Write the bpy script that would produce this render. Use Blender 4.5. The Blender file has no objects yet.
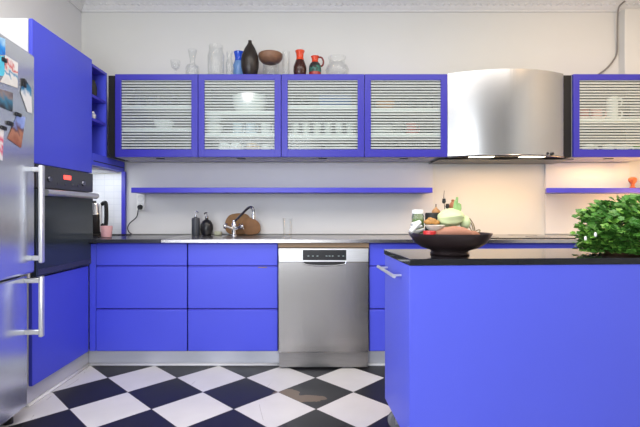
import bpy, bmesh, math, random
from mathutils import Vector, Matrix
random.seed(7)
SC = bpy.context.scene
COL = SC.collection
PI = math.pi
F, CX, CY, H = 435.0, 312.0, 212.0, 1.04        # camera: focal length in pixels, vanishing point, eye height

def at(px, py, d):
    return Vector(((px - CX) * d / F, d, H - (py - CY) * d / F))

# ------------------------------------------------------------------ materials
def nodes(name):
    m = bpy.data.materials.new(name); m.use_nodes = True
    return m, m.node_tree, m.node_tree.nodes['Principled BSDF']

def mat(name, col, rough=.5, metal=0, noise=0, nscale=20, bump=0, coat=0, spec=.5, emis=None, estr=0, trans=0, ior=1.45, stretch=None):
    m, nt, b = nodes(name)
    c = (col[0], col[1], col[2], 1)
    b.inputs['Base Color'].default_value = c
    b.inputs['Roughness'].default_value = rough
    b.inputs['Metallic'].default_value = metal
    b.inputs['Specular IOR Level'].default_value = spec
    b.inputs['Coat Weight'].default_value = coat
    b.inputs['Transmission Weight'].default_value = trans
    b.inputs['IOR'].default_value = ior
    if emis:
        b.inputs['Emission Color'].default_value = (*emis, 1); b.inputs['Emission Strength'].default_value = estr
    if noise or bump:
        tc = nt.nodes.new('ShaderNodeTexCoord'); n = nt.nodes.new('ShaderNodeTexNoise')
        mp = nt.nodes.new('ShaderNodeMapping')
        if stretch: mp.inputs['Scale'].default_value = stretch
        nt.links.new(tc.outputs['Object'], mp.inputs['Vector']); nt.links.new(mp.outputs['Vector'], n.inputs['Vector'])
        n.inputs['Scale'].default_value = nscale; n.inputs['Detail'].default_value = 4
        if noise:
            r = nt.nodes.new('ShaderNodeMix'); r.data_type = 'RGBA'
            r.inputs[6].default_value = tuple(max(0, v * (1 - noise)) for v in col) + (1,)
            r.inputs[7].default_value = tuple(min(1, v * (1 + noise)) for v in col) + (1,)
            nt.links.new(n.outputs['Fac'], r.inputs[0]); nt.links.new(r.outputs[2], b.inputs['Base Color'])
        if bump:
            bp = nt.nodes.new('ShaderNodeBump'); bp.inputs['Strength'].default_value = bump; bp.inputs['Distance'].default_value = .01
            nt.links.new(n.outputs['Fac'], bp.inputs['Height']); nt.links.new(bp.outputs['Normal'], b.inputs['Normal'])
    return m

M = {}
M['blue'] = mat('blue_lacquer', (.072, .090, .72), .40, noise=.03, nscale=3)
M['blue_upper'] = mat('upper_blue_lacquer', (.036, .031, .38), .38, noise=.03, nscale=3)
M['blue_island_lit'] = mat('lit_blue_lacquer', (.098, .122, .74), .42, noise=.03, nscale=3)  # cabinet blue lightened to carry the stronger light falling on the island
M['blue_edge'] = mat('blue_edge', (.05, .05, .5), .4, noise=.03)
M['blue_dark'] = mat('shadow_blue', (.012, .012, .08), .6)
M['blue_shelf'] = mat('shelf_blue', (.06, .055, .55), .35, noise=.05)
M['gap_shade'] = mat('gap_shade_black', (.004, .004, .005), .7)
M['white'] = mat('white_paint', (.76, .76, .78), .6, noise=.02, nscale=4)
M['wall'] = mat('wall_paint', (.70, .695, .655), .85, noise=.03, nscale=2, bump=.05)
M['wall_left'] = mat('left_wall_paint', (.76, .76, .76), .85, noise=.03, nscale=2)
M['panel'] = mat('splash_panel', (.69, .68, .68), .5, noise=.03, nscale=2)
M['ceiling'] = mat('ceiling_paint', (.72, .71, .69), .9, noise=.03, nscale=3)
M['plaster'] = mat('ornate_plaster', (.74, .73, .71), .8, noise=.05, nscale=35, bump=.2)
M['carcass'] = mat('pale_carcass', (.56, .54, .53), .5, noise=.04, nscale=6)
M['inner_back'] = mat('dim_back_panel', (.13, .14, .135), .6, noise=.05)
M['plinth'] = mat('brushed_plinth', (.62, .63, .68), .4, metal=.35, noise=.05, nscale=20, stretch=(1, 1, 12))
M['black_top'] = mat('polished_black_top', (.010, .011, .014), .06, spec=.5)
M['dark_top'] = mat('dark_worktop', (.03, .032, .045), .22, noise=.3, nscale=60)
M['wood_strip'] = mat('raw_wood_strip', (.30, .20, .12), .6, noise=.25, nscale=30, stretch=(1, 10, 10))
M['chrome'] = mat('chrome', (.72, .72, .75), .12, 1)
M['dark_chrome'] = mat('dark_chrome', (.22, .22, .25), .18, 1)
M['satin'] = mat('satin_handle', (.74, .75, .77), .32, .75, noise=.05)
M['black'] = mat('black_plastic', (.012, .012, .014), .3)
M['matte_black'] = mat('matte_black', (.018, .017, .016), .6, noise=.3, nscale=30)
M['oven_glass'] = mat('dark_oven_glass', (.030, .040, .050), .08, spec=.5)
M['oven_panel'] = mat('oven_control_panel', (.10, .105, .115), .28, .6)
M['rubber'] = mat('grey_rubber', (.18, .18, .19), .7)
M['porcelain'] = mat('white_porcelain', (.86, .86, .86), .25, noise=.02)
M['red_led'] = mat('red_display', (.6, .02, .02), .4, emis=(1, .08, .06), estr=2.5)
M['hob'] = mat('black_ceramic_hob', (.01, .01, .012), .08)
M['lamp'] = mat('warm_lamp', (1, .9, .7), .5, emis=(1, .84, .62), estr=6)
M['dark_steel'] = mat('dark_grille', (.10, .095, .09), .35, .8, noise=.2, nscale=80)
M['card_white'] = mat('white_card', (.8, .8, .78), .6, noise=.04)
M['clear_plate'] = None

def brushed(name, col, rough, stretch, nscale=14, amt=.10, aniso=.4):
    m = mat(name, col, rough, 1, noise=amt, nscale=nscale, stretch=stretch)
    b = m.node_tree.nodes['Principled BSDF']; b.inputs['Anisotropic'].default_value = aniso
    return m
M['steel'] = brushed('brushed_steel', (.40, .385, .375), .27, (9, 9, .25))
M['steel_light'] = brushed('light_steel', (.74, .73, .72), .35, (1, 9, 9))
M['steel_dark'] = brushed('dark_steel_plinth', (.30, .29, .285), .35, (1, 9, 9))
M['hood_steel'] = brushed('polished_hood_steel', (.50, .495, .49), .25, (14, 14, .2), 8, .05, .2)
M['steel_top'] = brushed('steel_worktop', (.48, .46, .45), .24, (.5, 9, 9))
M['fridge_steel'] = brushed('fridge_steel', (.74, .77, .82), .24, (9, 9, .3))
M['fridge_steel'].node_tree.nodes['Principled BSDF'].inputs['Metallic'].default_value = .88

def glass(name, col=(1, 1, 1), rough=0.0, clear=.8):
    # thin clear glass: mostly straight-through with a fresnel shine
    m, nt, b = nodes(name)
    nt.nodes.remove(b)
    out = nt.nodes['Material Output']
    t = nt.nodes.new('ShaderNodeBsdfTransparent'); t.inputs['Color'].default_value = (*col, 1)
    g = nt.nodes.new('ShaderNodeBsdfGlossy'); g.inputs['Roughness'].default_value = .05
    lw = nt.nodes.new('ShaderNodeLayerWeight'); lw.inputs['Blend'].default_value = 1 - clear
    mx = nt.nodes.new('ShaderNodeMixShader')
    nt.links.new(lw.outputs['Facing'], mx.inputs[0]); nt.links.new(t.outputs[0], mx.inputs[1]); nt.links.new(g.outputs[0], mx.inputs[2])
    nt.links.new(mx.outputs[0], out.inputs['Surface'])
    return m
M['glass'] = glass('clear_glass', (.975, .98, .98), clear=.90)
M['window_glass'] = glass('window_pane_glass', (.97, .98, 1), clear=.93)
M['blue_glass'] = glass('pale_blue_glass', (.30, .50, .85), clear=.75)
M['cobalt_glass'] = mat('cobalt_glass', (.02, .10, .75), .12, trans=.3)
M['green_glass'] = glass('greenish_glass', (.70, .82, .66), clear=.75)

def striped_glass():
    m, nt, b = nodes('striped_frosted_glass')
    N, L = nt.nodes, nt.links
    b.inputs['Base Color'].default_value = (.90, .94, .91, 1); b.inputs['Roughness'].default_value = .5
    tc = N.new('ShaderNodeTexCoord'); sp = N.new('ShaderNodeSeparateXYZ'); L.new(tc.outputs['Object'], sp.inputs[0])
    dv = N.new('ShaderNodeMath'); dv.operation = 'DIVIDE'; dv.inputs[1].default_value = .0203; L.new(sp.outputs['Z'], dv.inputs[0])
    fr = N.new('ShaderNodeMath'); fr.operation = 'FRACT'; L.new(dv.outputs[0], fr.inputs[0])
    lt = N.new('ShaderNodeMath'); lt.operation = 'LESS_THAN'; lt.inputs[1].default_value = .54; L.new(fr.outputs[0], lt.inputs[0])
    tr = N.new('ShaderNodeBsdfTransparent'); tr.inputs['Color'].default_value = (.88, .92, .90, 1)
    gl = N.new('ShaderNodeBsdfGlossy'); gl.inputs['Roughness'].default_value = .15
    mg = N.new('ShaderNodeMixShader'); mg.inputs[0].default_value = .03; L.new(tr.outputs[0], mg.inputs[1]); L.new(gl.outputs[0], mg.inputs[2])
    tl = N.new('ShaderNodeBsdfTranslucent'); tl.inputs['Color'].default_value = (.85, .88, .86, 1)
    ft = N.new('ShaderNodeMixShader'); ft.inputs[0].default_value = .40; L.new(b.outputs[0], ft.inputs[1]); L.new(tl.outputs[0], ft.inputs[2])
    sl = N.new('ShaderNodeMixShader'); sl.inputs[0].default_value = .30; L.new(ft.outputs[0], sl.inputs[1]); L.new(tr.outputs[0], sl.inputs[2])
    mx = N.new('ShaderNodeMixShader'); L.new(lt.outputs[0], mx.inputs[0]); L.new(mg.outputs[0], mx.inputs[1]); L.new(sl.outputs[0], mx.inputs[2])
    L.new(mx.outputs[0], N['Material Output'].inputs['Surface'])
    return m
M['striped'] = striped_glass()

def floor_material():
    m, nt, b = nodes('checkered_linoleum')
    N, L = nt.nodes, nt.links
    def mth(op, a, c=None):
        n = N.new('ShaderNodeMath'); n.operation = op
        for i, v in enumerate((a, c)):
            if v is None: continue
            if isinstance(v, (int, float)): n.inputs[i].default_value = v
            else: L.new(v, n.inputs[i])
        return n.outputs[0]
    def mixc(f, a, c):
        n = N.new('ShaderNodeMix'); n.data_type = 'RGBA'; L.new(f, n.inputs[0])
        for i, v in ((6, a), (7, c)):
            if isinstance(v, tuple): n.inputs[i].default_value = v
            else: L.new(v, n.inputs[i])
        return n.outputs[2]
    s = .307; xc, yc = -1.064, 2.729
    g = N.new('ShaderNodeNewGeometry'); sp = N.new('ShaderNodeSeparateXYZ'); L.new(g.outputs['Position'], sp.inputs[0])
    x = mth('SUBTRACT', sp.outputs['X'], xc); y = mth('SUBTRACT', sp.outputs['Y'], yc)
    k = 1 / (math.sqrt(2) * s)
    u = mth('ADD', mth('MULTIPLY', mth('ADD', x, y), k), 100.5); v = mth('ADD', mth('MULTIPLY', mth('SUBTRACT', x, y), k), 100.5)
    par = mth('MODULO', mth('ADD', mth('FLOOR', u), mth('FLOOR', v)), 2)      # 0 on white tiles
    nz = N.new('ShaderNodeTexNoise'); nz.inputs['Scale'].default_value = 6; nz.inputs['Detail'].default_value = 6
    L.new(g.outputs['Position'], nz.inputs['Vector'])
    white = mixc(nz.outputs['Fac'], (.60, .585, .58, 1), (.74, .725, .715, 1))
    black = mixc(nz.outputs['Fac'], (.010, .010, .013, 1), (.026, .026, .030, 1))
    base = mixc(par, white, black)
    # seams
    fu = mth('FRACT', u); fv = mth('FRACT', v)
    eu = mth('MINIMUM', fu, mth('SUBTRACT', 1, fu)); ev = mth('MINIMUM', fv, mth('SUBTRACT', 1, fv))
    seam = mth('LESS_THAN', mth('MINIMUM', eu, ev), .006)
    base = mixc(seam, base, (.05, .045, .045, 1))
    # worn patch of one dark tile
    def blob(px, py, rx, ry, thr):
        dx = mth('DIVIDE', mth('SUBTRACT', sp.outputs['X'], px), rx); dy = mth('DIVIDE', mth('SUBTRACT', sp.outputs['Y'], py), ry)
        d = mth('SQRT', mth('ADD', mth('MULTIPLY', dx, dx), mth('MULTIPLY', dy, dy)))
        n2 = N.new('ShaderNodeTexNoise'); n2.inputs['Scale'].default_value = 14; n2.inputs['Detail'].default_value = 3
        L.new(g.outputs['Position'], n2.inputs['Vector'])
        return mth('LESS_THAN', mth('ADD', d, mth('MULTIPLY', n2.outputs['Fac'], 1.0)), thr)
    base = mixc(mth('MULTIPLY', blob(-.15, 2.49, .10, .08, 1.3), par), base, (.15, .11, .08, 1))
    base = mixc(mth('MULTIPLY', blob(-.02, 2.43, .12, .06, 1.3), par), base, (.15, .11, .08, 1))
    # hairline scuffs on the pale tiles
    w = N.new('ShaderNodeTexWave'); w.inputs['Scale'].default_value = .55; w.inputs['Distortion'].default_value = 9; w.inputs['Detail'].default_value = 2
    w.inputs['Detail Scale'].default_value = .7
    L.new(g.outputs['Position'], w.inputs['Vector'])
    scuff = mth('MULTIPLY', mth('GREATER_THAN', w.outputs['Fac'], .99995), mth('GREATER_THAN', nz.outputs['Fac'], .56))
    base = mixc(mth('MULTIPLY', scuff, .6), base, (.20, .17, .15, 1))
    L.new(base, b.inputs['Base Color'])
    b.inputs['Specular IOR Level'].default_value = .2
    rg = mth('ADD', mth('MULTIPLY', nz.outputs['Fac'], .2), .24); L.new(rg, b.inputs['Roughness'])
    return m
M['floor'] = floor_material()

def tile_material():
    m, nt, b = nodes('white_wall_tile')
    br = nt.nodes.new('ShaderNodeTexBrick'); tc = nt.nodes.new('ShaderNodeTexCoord'); mp = nt.nodes.new('ShaderNodeMapping')
    mp.inputs['Rotation'].default_value = (PI / 2, 0, 0)
    nt.links.new(tc.outputs['Object'], mp.inputs[0]); nt.links.new(mp.outputs[0], br.inputs['Vector'])
    br.offset = 0; br.inputs['Scale'].default_value = 1; br.inputs['Brick Width'].default_value = .075; br.inputs['Row Height'].default_value = .05
    br.inputs['Mortar Size'].default_value = .0025
    br.inputs['Color1'].default_value = (.84, .85, .88, 1); br.inputs['Color2'].default_value = (.80, .82, .86, 1); br.inputs['Mortar'].default_value = (.74, .76, .81, 1)
    nt.links.new(br.outputs['Color'], b.inputs['Base Color']); b.inputs['Roughness'].default_value = .3
    return m
M['tile'] = tile_material()

# ------------------------------------------------------------------ mesh helpers
def B(): return bmesh.new()

def merge(bm, tmp):
    me = bpy.data.meshes.new('t'); tmp.to_mesh(me); tmp.free(); bm.from_mesh(me); bpy.data.meshes.remove(me)
    return bm

def box(bm, x0, x1, y0, y1, z0, z1, bev=0.0, seg=2):
    t = bmesh.new(); bmesh.ops.create_cube(t, size=1)
    bmesh.ops.scale(t, vec=(abs(x1 - x0), abs(y1 - y0), abs(z1 - z0)), verts=t.verts)
    bmesh.ops.translate(t, vec=((x0 + x1) / 2, (y0 + y1) / 2, (z0 + z1) / 2), verts=t.verts)
    if bev: bmesh.ops.bevel(t, geom=t.edges[:], offset=bev, segments=seg, affect='EDGES', profile=.5)
    return merge(bm, t)

def lathe(bm, prof, seg=24, loc=(0, 0, 0), mtx=None, ribs=0, ribamp=0):
    t = bmesh.new(); rings = []
    for r, z in prof:
        if r < 1e-5: rings.append([t.verts.new((0, 0, z))])
        else:
            ring = []
            for i in range(seg):
                a = 2 * PI * i / seg; rr = r * (1 + ribamp * math.cos(ribs * a)) if ribs else r
                ring.append(t.verts.new((rr * math.cos(a), rr * math.sin(a), z)))
            rings.append(ring)
    for a, b in zip(rings, rings[1:]):
        if len(a) == 1 and len(b) == 1: continue
        for i in range(seg):
            j = (i + 1) % seg
            if len(a) == 1: t.faces.new((a[0], b[j], b[i]))
            elif len(b) == 1: t.faces.new((a[i], a[j], b[0]))
            else: t.faces.new((a[i], a[j], b[j], b[i]))
    bmesh.ops.recalc_face_normals(t, faces=t.faces)
    if mtx is not None: bmesh.ops.transform(t, matrix=mtx, verts=t.verts)
    bmesh.ops.translate(t, vec=loc, verts=t.verts)
    return merge(bm, t)

def tube(bm, pts, rad, seg=10, cap=True):
    pts = [Vector(p) for p in pts]; n = len(pts)
    rads = rad if isinstance(rad, (list, tuple)) else [rad] * n
    t = bmesh.new(); rings = []; nrm = None
    for i, p in enumerate(pts):
        d = (pts[min(i + 1, n - 1)] - pts[max(i - 1, 0)]).normalized()
        if nrm is None:
            nrm = d.orthogonal().normalized()
        nrm = (nrm - d * nrm.dot(d)).normalized(); bi = d.cross(nrm)
        rings.append([t.verts.new(p + (nrm * math.cos(2 * PI * k / seg) + bi * math.sin(2 * PI * k / seg)) * rads[i]) for k in range(seg)])
    for a, b in zip(rings, rings[1:]):
        for k in range(seg): t.faces.new((a[k], a[(k + 1) % seg], b[(k + 1) % seg], b[k]))
    if cap:
        t.faces.new(rings[0][::-1]); t.faces.new(rings[-1])
    bmesh.ops.recalc_face_normals(t, faces=t.faces)
    return merge(bm, t)

def smooth_path(pts, n=6):
    pts = [Vector(p) for p in pts]; out = []
    P = [pts[0]] + pts + [pts[-1]]
    for i in range(1, len(P) - 2):
        p0, p1, p2, p3 = P[i - 1], P[i], P[i + 1], P[i + 2]
        for k in range(n):
            t = k / n
            out.append(.5 * ((2 * p1) + (-p0 + p2) * t + (2 * p0 - 5 * p1 + 4 * p2 - p3) * t * t + (-p0 + 3 * p1 - 3 * p2 + p3) * t ** 3))
    out.append(pts[-1]); return out

def ball(bm, c, r, seg=16, mtx=None, jit=0):
    t = bmesh.new(); bmesh.ops.create_uvsphere(t, u_segments=seg, v_segments=max(6, seg * 2 // 3), radius=1)
    for v in t.verts:
        if jit: v.co *= 1 + random.uniform(-jit, jit)
    if not hasattr(r, '__len__'): r = (r, r, r)
    bmesh.ops.scale(t, vec=r, verts=t.verts)
    if mtx is not None: bmesh.ops.transform(t, matrix=mtx, verts=t.verts)
    bmesh.ops.translate(t, vec=c, verts=t.verts)
    return merge(bm, t)

def prism(bm, poly, a0, a1, axis='y', bev=0):
    # extrude a closed polygon along an axis; poly is (x,z) for y, (x,y) for z, (y,z) for x
    f = {'y': lambda p, a: (p[0], a, p[1]), 'z': lambda p, a: (p[0], p[1], a), 'x': lambda p, a: (a, p[0], p[1])}[axis]
    t = bmesh.new()
    A = [t.verts.new(f(p, a0)) for p in poly]; C = [t.verts.new(f(p, a1)) for p in poly]; n = len(poly)
    t.faces.new(A); t.faces.new(C[::-1])
    for i in range(n): t.faces.new((A[i], C[i], C[(i + 1) % n], A[(i + 1) % n]))
    bmesh.ops.recalc_face_normals(t, faces=t.faces)
    if bev: bmesh.ops.bevel(t, geom=t.edges[:], offset=bev, segments=2, affect='EDGES', profile=.5)
    return merge(bm, t)

ORG = {}
def obj(name, bm, m, parent=None, local=False, kind=None, flat=False, label=None):
    o_ = Vector((0, 0, 0))
    root = parent
    while root is not None and root.parent is not None: root = root.parent
    if root is not None and not local: o_ = ORG.get(root.name, Vector((0, 0, 0)))
    if not flat:
        bm.normal_update()
        for f in bm.faces: f.smooth = max(abs(v) for v in f.normal) < .9999
        for e in bm.edges:
            if len(e.link_faces) == 2 and e.calc_face_angle(0) > .62: e.smooth = False
    if o_.length: bmesh.ops.translate(bm, vec=-o_, verts=bm.verts)
    me = bpy.data.meshes.new(name); bm.to_mesh(me); bm.free()
    if m is not None: me.materials.append(m)
    o = bpy.data.objects.new(name, me); COL.objects.link(o)
    if parent is not None: o.parent = parent
    if kind: o['kind'] = kind
    if label: o['label'] = label
    return o

def thing(name, label, cat, loc=(0, 0, 0), rz=0, group=None):
    o = bpy.data.objects.new(name, None); COL.objects.link(o); o.empty_display_size = .05
    o.location = loc; o.rotation_euler = (0, 0, rz); ORG[o.name] = Vector(loc)
    o['label'] = label; o['category'] = cat
    if group: o['group'] = group
    return o

def tag(o, label, cat, group=None):
    o['label'] = label; o['category'] = cat
    if group: o['group'] = group
    return o

def single(name, bm, m, label, cat, loc=None, rz=0, group=None):
    # a thing that is one mesh; bm in world coordinates, its origin moved to loc
    if loc is not None: bmesh.ops.translate(bm, vec=-Vector(loc), verts=bm.verts)
    o = obj(name, bm, m)
    if loc is not None: o.location = loc
    o.rotation_euler.z = rz
    return tag(o, label, cat, group)

def struct(name, bm, m): return obj(name, bm, m, kind='structure')

def dup(root, loc, label, rz=0, group=None):
    r = root.copy(); COL.objects.link(r); r.location = loc; r.rotation_euler = (0, 0, rz); r['label'] = label
    if group: r['group'] = group
    for ch in list(root.children):
        c = ch.copy(); COL.objects.link(c); c.parent = r
        for g in list(ch.children):
            d = g.copy(); COL.objects.link(d); d.parent = c
    return r

# ------------------------------------------------------------------ room
WL, WR, YB, YF, ZC = -1.84, 2.66, 3.47, -1.3, 2.76
struct('floor', box(B(), WL - .1, WR + .1, YF - .1, YB + .1, -.1, 0), M['floor'])
struct('ceiling', box(B(), WL - .1, WR + .1, YF - .1, YB + .1, ZC, ZC + .1), M['ceiling'])
struct('wall_back', box(B(), WL - .1, WR + .1, YB, YB + .1, 0, ZC), M['wall'])
vy0, vy1, vz0, vz1 = -.95, .95, .45, 2.25
bm = B(); box(bm, WL - .1, WL, YF, vy0, 0, ZC); box(bm, WL - .1, WL, vy1, YB, 0, ZC); box(bm, WL - .1, WL, vy0, vy1, 0, vz0); box(bm, WL - .1, WL, vy0, vy1, vz1, ZC)
struct('wall_left', bm, M['wall_left'])
bm = B(); vm = (vy0 + vy1) / 2
for a, b in ((vy0, vy0 + .06), (vm - .04, vm + .04), (vy1 - .06, vy1)): box(bm, WL - .07, WL - .02, a, b, vz0, vz1, .004)
for a, b in ((vz0, vz0 + .06), (1.6, 1.65), (vz1 - .06, vz1)): box(bm, WL - .068, WL - .022, vy0 + .06, vy1 - .06, a, b, .004)
wl2 = struct('window_2', bm, M['white'])
obj('window_pane', box(B(), WL - .048, WL - .042, vy0 + .05, vy1 - .05, vz0 + .05, vz1 - .05), M['window_glass'], wl2)
struct('wall_right', box(B(), WR, WR + .1, YF, YB, 0, ZC), M['wall'])
# wall behind the camera with a wide window opening
wx0, wx1, wz0, wz1 = -1.7, .0, .45, 2.45
bm = B()
box(bm, WL - .1, wx0, YF - .1, YF, 0, ZC); box(bm, wx1, WR + .1, YF - .1, YF, 0, ZC)
box(bm, wx0, wx1, YF - .1, YF, 0, wz0); box(bm, wx0, wx1, YF - .1, YF, wz1, ZC)
struct('wall_front', bm, M['wall'])
bm = B(); mid = (wx0 + wx1) / 2
for a, b in ((wx0, wx0 + .06), (mid - .04, mid + .04), (wx1 - .06, wx1)): box(bm, a, b, YF - .07, YF - .02, wz0, wz1, .004)
for a, b in ((wz0, wz0 + .06), (1.75, 1.80), (wz1 - .06, wz1)): box(bm, wx0 + .06, wx1 - .06, YF - .068, YF - .022, a, b, .004)
wf = struct('window_1', bm, M['white'])
obj('window_pane', box(B(), wx0 + .05, wx1 - .05, YF - .048, YF - .042, wz0 + .05, wz1 - .05), M['window_glass'], wf)
# cornice
def cornice(name, prof, axis, a0, a1, n, beadfn):
    bm = B(); prism(bm, prof, a0, a1, axis)
    for i in range(n): beadfn(bm, a0 + (a1 - a0) * (i + .5) / n)
    return struct(name, bm, M['plaster'])
cp = [(YB, 2.632), (YB - .012, 2.632), (YB - .016, 2.645), (YB - .03, 2.655), (YB - .04, 2.675), (YB - .07, 2.69), (YB - .11, 2.74), (YB - .12, ZC), (YB, ZC)]
cornice('trim_1', cp, 'x', WL, WR, 90, lambda bm, a: ball(bm, (a, YB - .038, 2.682), (.018, .018, .014), 8))
cl = [(WL, 2.632), (WL + .012, 2.632), (WL + .016, 2.645), (WL + .03, 2.655), (WL + .04, 2.675), (WL + .07, 2.69), (WL + .11, 2.74), (WL + .12, ZC), (WL, ZC)]
cornice('trim_2', cl, 'y', -1.25, YB, 4, lambda bm, a: None)
# splash panels and tiled niche
struct('trim_3', box(B(), -1.472, .962, YB - .018, YB, .865, 1.43, .002), M['panel'])
struct('trim_4', box(B(), 1.853, 2.52, YB - .018, YB, .865, 1.43, .002), M['panel'])
struct('trim_5', box(B(), WL, -1.502, YB - .012, YB, .865, 1.34), M['tile'])
# boxed-in duct in the right corner
struct('trim_6', prism(B(), [(2.445, YB), (2.445, 3.40), (WR, 3.40), (WR, YB)], 2.05, ZC - .13, 'z', .003), M['wall'])
# black boxes that paint the shade in the gaps beside the wall cabinets
struct('gap_shade_1', box(B(), -1.478, -1.4205, 3.158, 3.44, 1.44, 2.03), M['gap_shade'])
struct('gap_shade_2', box(B(), 1.8145, 1.8775, 3.15, 3.30, 1.44, 2.03), M['gap_shade'])
# cable running down beside the duct
pts = [at(625, 1, 3.38), at(619.5, 6, 3.40), at(617.8, 14, 3.41), at(617.3, 32, 3.43), at(617, 52, 3.45), at(613, 61, 3.455), at(606, 69, 3.455), at(599, 74, 3.455), at(592, 79, 3.455)]
single('wall_cable', tube(B(), smooth_path(pts), .006, 8), mat('grey_cable', (.22, .20, .18), .6), 'grey cable hanging on the wall beside the boxed duct above the right cabinet', 'cable')

# ------------------------------------------------------------------ left run: oven tower, open shelf, niche
XF = -1.487
tw = thing('tall_oven_cabinet', 'tall blue built-in oven cabinet with white side, left of the corner', 'cabinet', (-1.66, 2.62, 0))
bm = B(); x1 = XF - .022
box(bm, WL + .004, x1, 2.31, 2.33, .105, 2.07); box(bm, WL + .004, x1, 2.925, 2.943, .105, 2.055)
box(bm, WL + .004, x1, 2.33, 2.925, 2.05, 2.07); box(bm, WL + .004, x1, 2.33, 2.925, .105, .125)
box(bm, WL + .004, x1, 2.33, 2.925, .66, .68); box(bm, WL + .004, x1, 2.33, 2.925, 1.297, 1.315); box(bm, WL + .004, WL + .02, 2.33, 2.925, .125, 2.05)
obj('carcass', bm, M['white'], tw)
obj('door', box(B(), XF - .02, XF, 2.312, 2.942, 1.302, 2.07, .003), M['blue'], tw, label='tall upper door above the oven')
obj('door', box(B(), XF - .02, XF, 2.312, 2.895, .112, .682, .003), M['blue'], tw, label='lower door below the oven')

ov = thing('wall_oven', 'dark glass built-in oven with red clock display in the blue cabinet', 'oven', (-1.66, 2.62, .684))
obj('oven_body', box(B(), -1.80, XF - .022, 2.34, 2.915, .684, 1.296), M['matte_black'], ov)
cpn = obj('control_panel', box(B(), XF - .018, XF + .012, 2.325, 2.93, 1.172, 1.296, .003), M['oven_panel'], ov)
obj('display', box(B(), XF + .011, XF + .014, 2.585, 2.66, 1.235, 1.26), M['red_led'], cpn, label='red glowing clock digits')
rot = Matrix.Rotation(PI / 2, 4, 'Y')
for y in (2.44, 2.80):
    obj('knob', lathe(B(), [(0, 0), (.018, 0), (.018, .006), (.015, .011), (0, .011)], 20, (XF + .0115, y, 1.225), rot), M['dark_chrome'], cpn)
for y in (2.52, 2.60, 2.68, 2.74):
    obj('button', lathe(B(), [(0, 0), (.006, 0), (.006, .004), (0, .004)], 12, (XF + .0115, y, 1.205), rot), M['dark_chrome'], cpn)
od = obj('oven_door', box(B(), XF - .018, XF + .012, 2.325, 2.93, .692, 1.166, .004), M['oven_glass'], ov)
bm = B(); tube(bm, [(XF + .048, 2.35, 1.146), (XF + .048, 2.905, 1.146)], .0185, 16)
for y in (2.40, 2.86): tube(bm, [(XF + .011, y, 1.145), (XF + .05, y, 1.145)], .008, 10)
obj('handle', bm, M['satin'], od, label='long satin steel bar handle')
obj('lower_trim', box(B(), XF + .0115, XF + .014, 2.34, 2.915, .70, .73), M['oven_panel'], od)

os_ = thing('open_corner_shelf', 'narrow blue open shelf unit between oven cabinet and glazed cabinets', 'shelf', (-1.65, 3.05, 1.36))
bm = B()
box(bm, WL + .004, XF, 3.135, 3.155, 1.36, 2.045); box(bm, WL + .004, WL + .02, 2.946, 3.135, 1.36, 2.045)
obj('carcass', bm, M['blue'], os_)
for z in (2.027, 1.82, 1.66): obj('shelf', box(B(), WL + .02, XF, 2.946, 3.134, z, z + .018), M['blue_shelf'], os_)
bm = B(); box(bm, WL + .004, XF, 2.946, 3.135, 1.36, 1.44); box(bm, XF - .05, XF, 3.155, 3.45, 1.36, 1.436)
obj('bottom_rail', bm, M['blue'], os_)
obj('underside_panel', box(B(), WL + .004, XF - .051, 2.947, 3.45, 1.350, 1.3595), M['white'], os_, label='white underside of the shelf unit')
obj('bottom_groove', box(B(), XF - .02, XF + .0005, 2.96, 3.44, 1.385, 1.392), M['blue_dark'], os_)
obj('support_post', box(B(), XF - .014, XF + .014, 3.425, 3.452, .8605, 1.359), M['blue_shelf'], os_)
jr = lathe(B(), [(0, 0), (.022, 0), (.032, .02), (.034, .06), (.026, .095), (.020, .105), (.022, .115), (.012, .115), (0, .112)], 20, (-1.528, 3.02, 1.8385))
single('small_jar', jr, M['matte_black'], 'small black jar in the open blue corner shelf', 'jar', (-1.528, 3.02, 1.8385))
jr = lathe(B(), [(0, 0), (.014, 0), (.02, .01), (.022, .03), (.012, .045), (.012, .052), (0, .052)], 16, (-1.512, 3.0, 1.6785))
single('small_pot', jr, M['satin'], 'tiny grey pot on lower board of the open blue corner shelf', 'pot', (-1.512, 3.0, 1.6785))

# ------------------------------------------------------------------ base run
YD = 2.90
def base_cabinet(x0, x1, label, rows=((.683, .827), (.397, .673), (.113, .385)), filler=None):
    t = thing('base_cabinet', label, 'cabinet', ((x0 + x1) / 2, 3.15, .106))
    obj('carcass', box(B(), x0 + .001, x1 - .001, YD + .021, 3.45, .106, .83), M['blue_dark'], t)
    for k, (a, b) in enumerate(rows):
        obj('drawer', box(B(), x0 + .002, x1 - .002, YD, YD + .02, a, b, .004), M['blue'], t)
        d = COL.objects[-1]
        # slanted finger groove along the top edge of each front
        obj('finger_groove', box(B(), x0 + .004, x1 - .004, YD + .004, YD + .02, b + .0005, b + .008), M['blue_edge'], d)
    if filler: obj('filler_strip', box(B(), filler[0], filler[1], YD + .002, YD + .022, .113, .827, .002), M['blue'], t)
    return t
base_cabinet(-1.442, -.832, 'blue base unit of three drawers standing in the left corner', filler=(-1.485, -1.443))
b2 = base_cabinet(-.829, -.227, 'blue base unit of three drawers left of the dishwasher')
obj('drawer_label', box(B(), -.36, -.30, YD - .001, YD + .001, .668, .673), M['wood_strip'], b2)
base_cabinet(.381, 1.09, 'blue base unit right of the dishwasher, partly behind the island')
base_cabinet(1.093, 1.805, 'rightmost blue base unit, only its top showing behind the island')
pl = B(); box(pl, -1.515, -.224, 2.95, 2.965, .001, .105); 
single('plinth', pl, M['plinth'], 'pale metal plinth under the blue drawers left of dishwasher', 'plinth', (-.87, 2.957, 0))
pl = B(); box(pl, .376, 1.80, 2.95, 2.965, .001, .105)
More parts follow.
